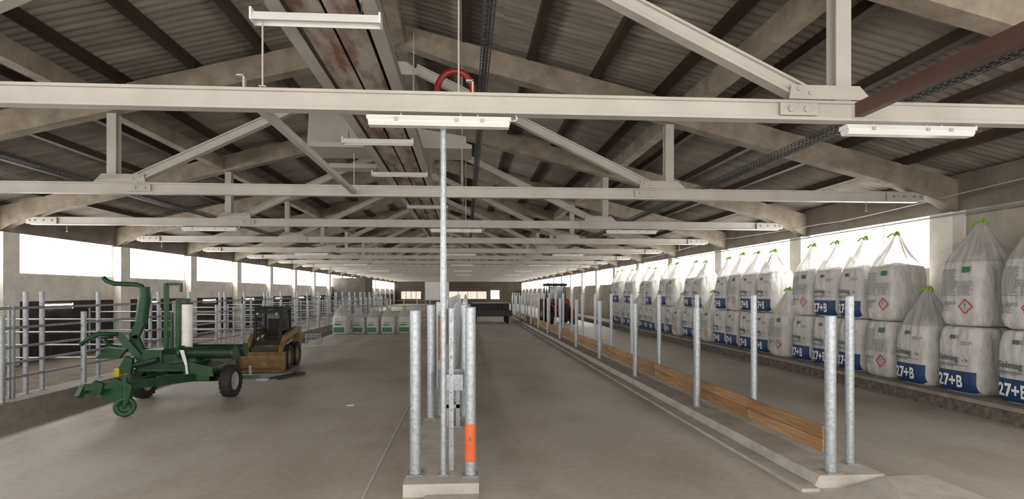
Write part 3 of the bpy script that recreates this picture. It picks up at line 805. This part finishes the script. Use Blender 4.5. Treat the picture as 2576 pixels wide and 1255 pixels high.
b.prism([(-1.08,.60),(-1.05,.08),(-1.50,.04),(-1.50,.07),(-1.15,.13),(-1.14,.57),(-1.2,.62)], 'x', -.74,.74, YEL)
for x in (-.74,.72): b.prism([(-1.08,.60),(-1.05,.08),(-1.48,.05),(-1.4,.18),(-1.2,.6)], 'x', x, x+.02, YEL)
b.box(-.74,.74,-1.22,-1.06,.57,.62,YEL); b.box(-.5,.5,-1.06,-.98,.15,.5,DARKM)
b.done('bucket', ss)
for s_ in (-1,1):
    b = B(); b.cyl((s_*.3,-.62,1.8),(s_*.3,-.50,1.8),.04,GALVD,12); b.cyl((s_*.3,-.625,1.8),(s_*.3,-.62,1.8),.03,GREY,12); b.done('headlamp', ss)
ss.scale = (.93,.93,.94)

# ---------------------------------------------------------------- tractor
tt = mk('tractor', None, loc=(6.9,42,0), rz=math.radians(6), label='red tractor with black cab parked beside the fence', cat='tractor')
for x in (-.85,.85):
    wheel(tt, (x,.9,.85), .85, .45, (1,0,0), REDT); wheel(tt, (x,-1.3,.55), .55, .35, (1,0,0), REDT)
b = B(); b.prism([(-2.0,.75),(.4,.75),(.4,1.9),(-.3,1.85),(-1.9,1.6),(-2.05,1.2)], 'x', -.38,.38, REDT); b.box(-.3,.3,-2.08,-2.03,.85,1.5,BLACK); b.box(-.3,.3,-1.6,.9,.5,.76,DARKM); b.done('hood', tt)
b = B()
for x in (-.72,.72):
    b.bar((x*.9,-.2,1.3),(x*.85,-.1,2.85),.07,.07,BLACK); b.bar((x,1.3,1.4),(x*.9,1.2,2.85),.07,.07,BLACK); b.bar((x,.5,1.3),(x*.9,.5,2.85),.06,.06,BLACK)
b.prism([(-.3,2.82),(1.4,2.82),(1.3,3.02),(-.15,3.02)], 'x', -.75,.75, BLACK); b.box(-.7,.7,-.1,1.3,1.1,1.4,BLACK)
b.done('cab', tt)
b = B(); b.prism([(-.19,1.45),(-.17,1.45),(-.1,2.8),(-.12,2.8)],'x',-.6,.6,GLASS); b.done('windscreen', tt)
for x in (-.66,.66):
    b = B(); b.box(x-.007,x+.007,-.05,1.2,1.45,2.78,GLASS); b.done('side_window', tt)
for x in (-.85,.85):
    b = B(); pts = [(.9+1.0*math.cos(math.radians(a)), .85+1.0*math.sin(math.radians(a))) for a in range(20,165,12)]; pin = [(.9+.94*math.cos(math.radians(a)), .85+.94*math.sin(math.radians(a))) for a in range(20,165,12)]
    b.prism(pts+pin[::-1], 'x', x-.25, x+.25, REDT); b.done('fender', tt)
b = B(); b.cyl((.3,-.8,1.7),(.3,-.8,2.7),.04,DARKM,8); b.done('exhaust', tt)
for s_ in (-1,1):
    b = B(); b.bar((s_*.55,-.3,1.5),(s_*.55,-2.4,1.1),.1,.16,REDT); b.bar((s_*.55,-2.4,1.1),(s_*.55,-2.7,.5),.1,.14,REDT); b.done('loader_arm', tt)

fbz = mk('feed_wagon', None, loc=(1.9,42.5,0), label='dark open sided feed wagon in the middle passage', cat='wagon')
b = B(); b.box(-1.5,1.5,-1.2,1.8,.55,.7,DARKM); b.box(-1.5,1.5,-1.25,-1.2,.55,1.0,DARKM); b.box(-1.5,1.5,1.7,1.75,.6,1.5,DARKM)
for i in range(11): b.bar((-1.5+.3*i,-1.22,.9),(-1.5+.3*i,-1.22,1.55),.05,.05,DARKM)
b.bar((-1.5,-1.22,1.55),(1.5,-1.22,1.55),.07,.07,GALVD); b.bar((-1.5,1.7,1.55),(1.5,1.7,1.55),.07,.07,GALVD)
for x in (-1.5,1.5): b.bar((x,-1.22,.6),(x,-1.22,1.58),.07,.07,DARKM); b.bar((x,1.7,.6),(x,1.7,1.58),.07,.07,DARKM); b.bar((x,-1.22,1.55),(x,1.7,1.55),.07,.07,DARKM)
b.done('wagon_body', fbz)
for x in (-1.2,1.2):
    for y in (-.7,1.1): wheel(fbz, (x,y,.32), .32, .22, (1,0,0), DARKM, lugs=False)
b = B(); b.box(-1.3,1.3,0,.15,1.4,3.5,LAMPW)
for x in (-1.25,1.25): b.box(x-.05,x+.05,.02,.12,0,1.4,GALVD)
b.box(-1.34,-1.3,-.02,.17,1.38,3.52,GREY); b.box(1.3,1.34,-.02,.17,1.38,3.52,GREY)
b.done('blank_board', loc=(-3.2,62,0), label='blank white board raised on two legs', cat='board')

b = B()
for z in (.15,.30,.45,.55):
    for (a, c) in (((-.3,-.2),(.3,-.2)),((.3,-.2),(.3,.2)),((.3,.2),(-.3,.2)),((-.3,.2),(-.3,-.2))): b.bar((a[0],a[1],z),(c[0],c[1],z),.015,.015,GALV)
for i in range(7):
    for y in (-.2,.2): b.bar((-.3+.1*i,y,.0 if i in (0,6) else .15),(-.3+.1*i,y,.55),.012,.012,GALV)
for i in range(5):
    for x in (-.3,.3): b.bar((x,-.2+.1*i,.15),(x,-.2+.1*i,.55),.012,.012,GALV)
b.box(-.3,.3,-.2,.2,.14,.15,GALVD)
b.done('wire_crate', loc=(-6.5,24.2,0), label='small galvanised wire crate on the floor', cat='crate')
b = B(); b.box(0,.08,-.5,.5,0,.04,DARKM); b.box(.3,.38,-.5,.5,0,.04,DARKM); b.bar((.0,.5,.04),(.38,.5,.04),.08,.08,DARKM)
b.done('pallet_fork', loc=(-5.15,15.9,0), rz=math.radians(-25), label='dark steel pallet fork lying on the floor', cat='fork')
b = B(); b.prism([(-.08,-.02),(-.03,-.06),(.08,-.04),(.07,.04),(0,.05)], 'z', 0,.008, INKW)
b.done('paper_scrap', loc=(-2.4,11.75,0), label='small white scrap lying on the floor', cat='litter')

# ---------------------------------------------------------------- world, camera
w = bpy.data.worlds.new('w'); scene.world = w; w.use_nodes = True
bg = w.node_tree.nodes['Background']; bg.inputs[0].default_value = (1,.955,.895,1); bg.inputs[1].default_value = 4.0

cam = bpy.data.cameras.new('cam'); co = bpy.data.objects.new('camera', cam); COL.objects.link(co)
co.location = (0,0,2.35); co.rotation_euler = (math.radians(90),0,-math.radians(3.72))
cam.sensor_width = 36; cam.lens = 1400/2576*36; cam.shift_x = .0097; cam.shift_y = .0417
cam.clip_end = 500
scene.camera = co
scene.view_settings.view_transform = 'Standard'
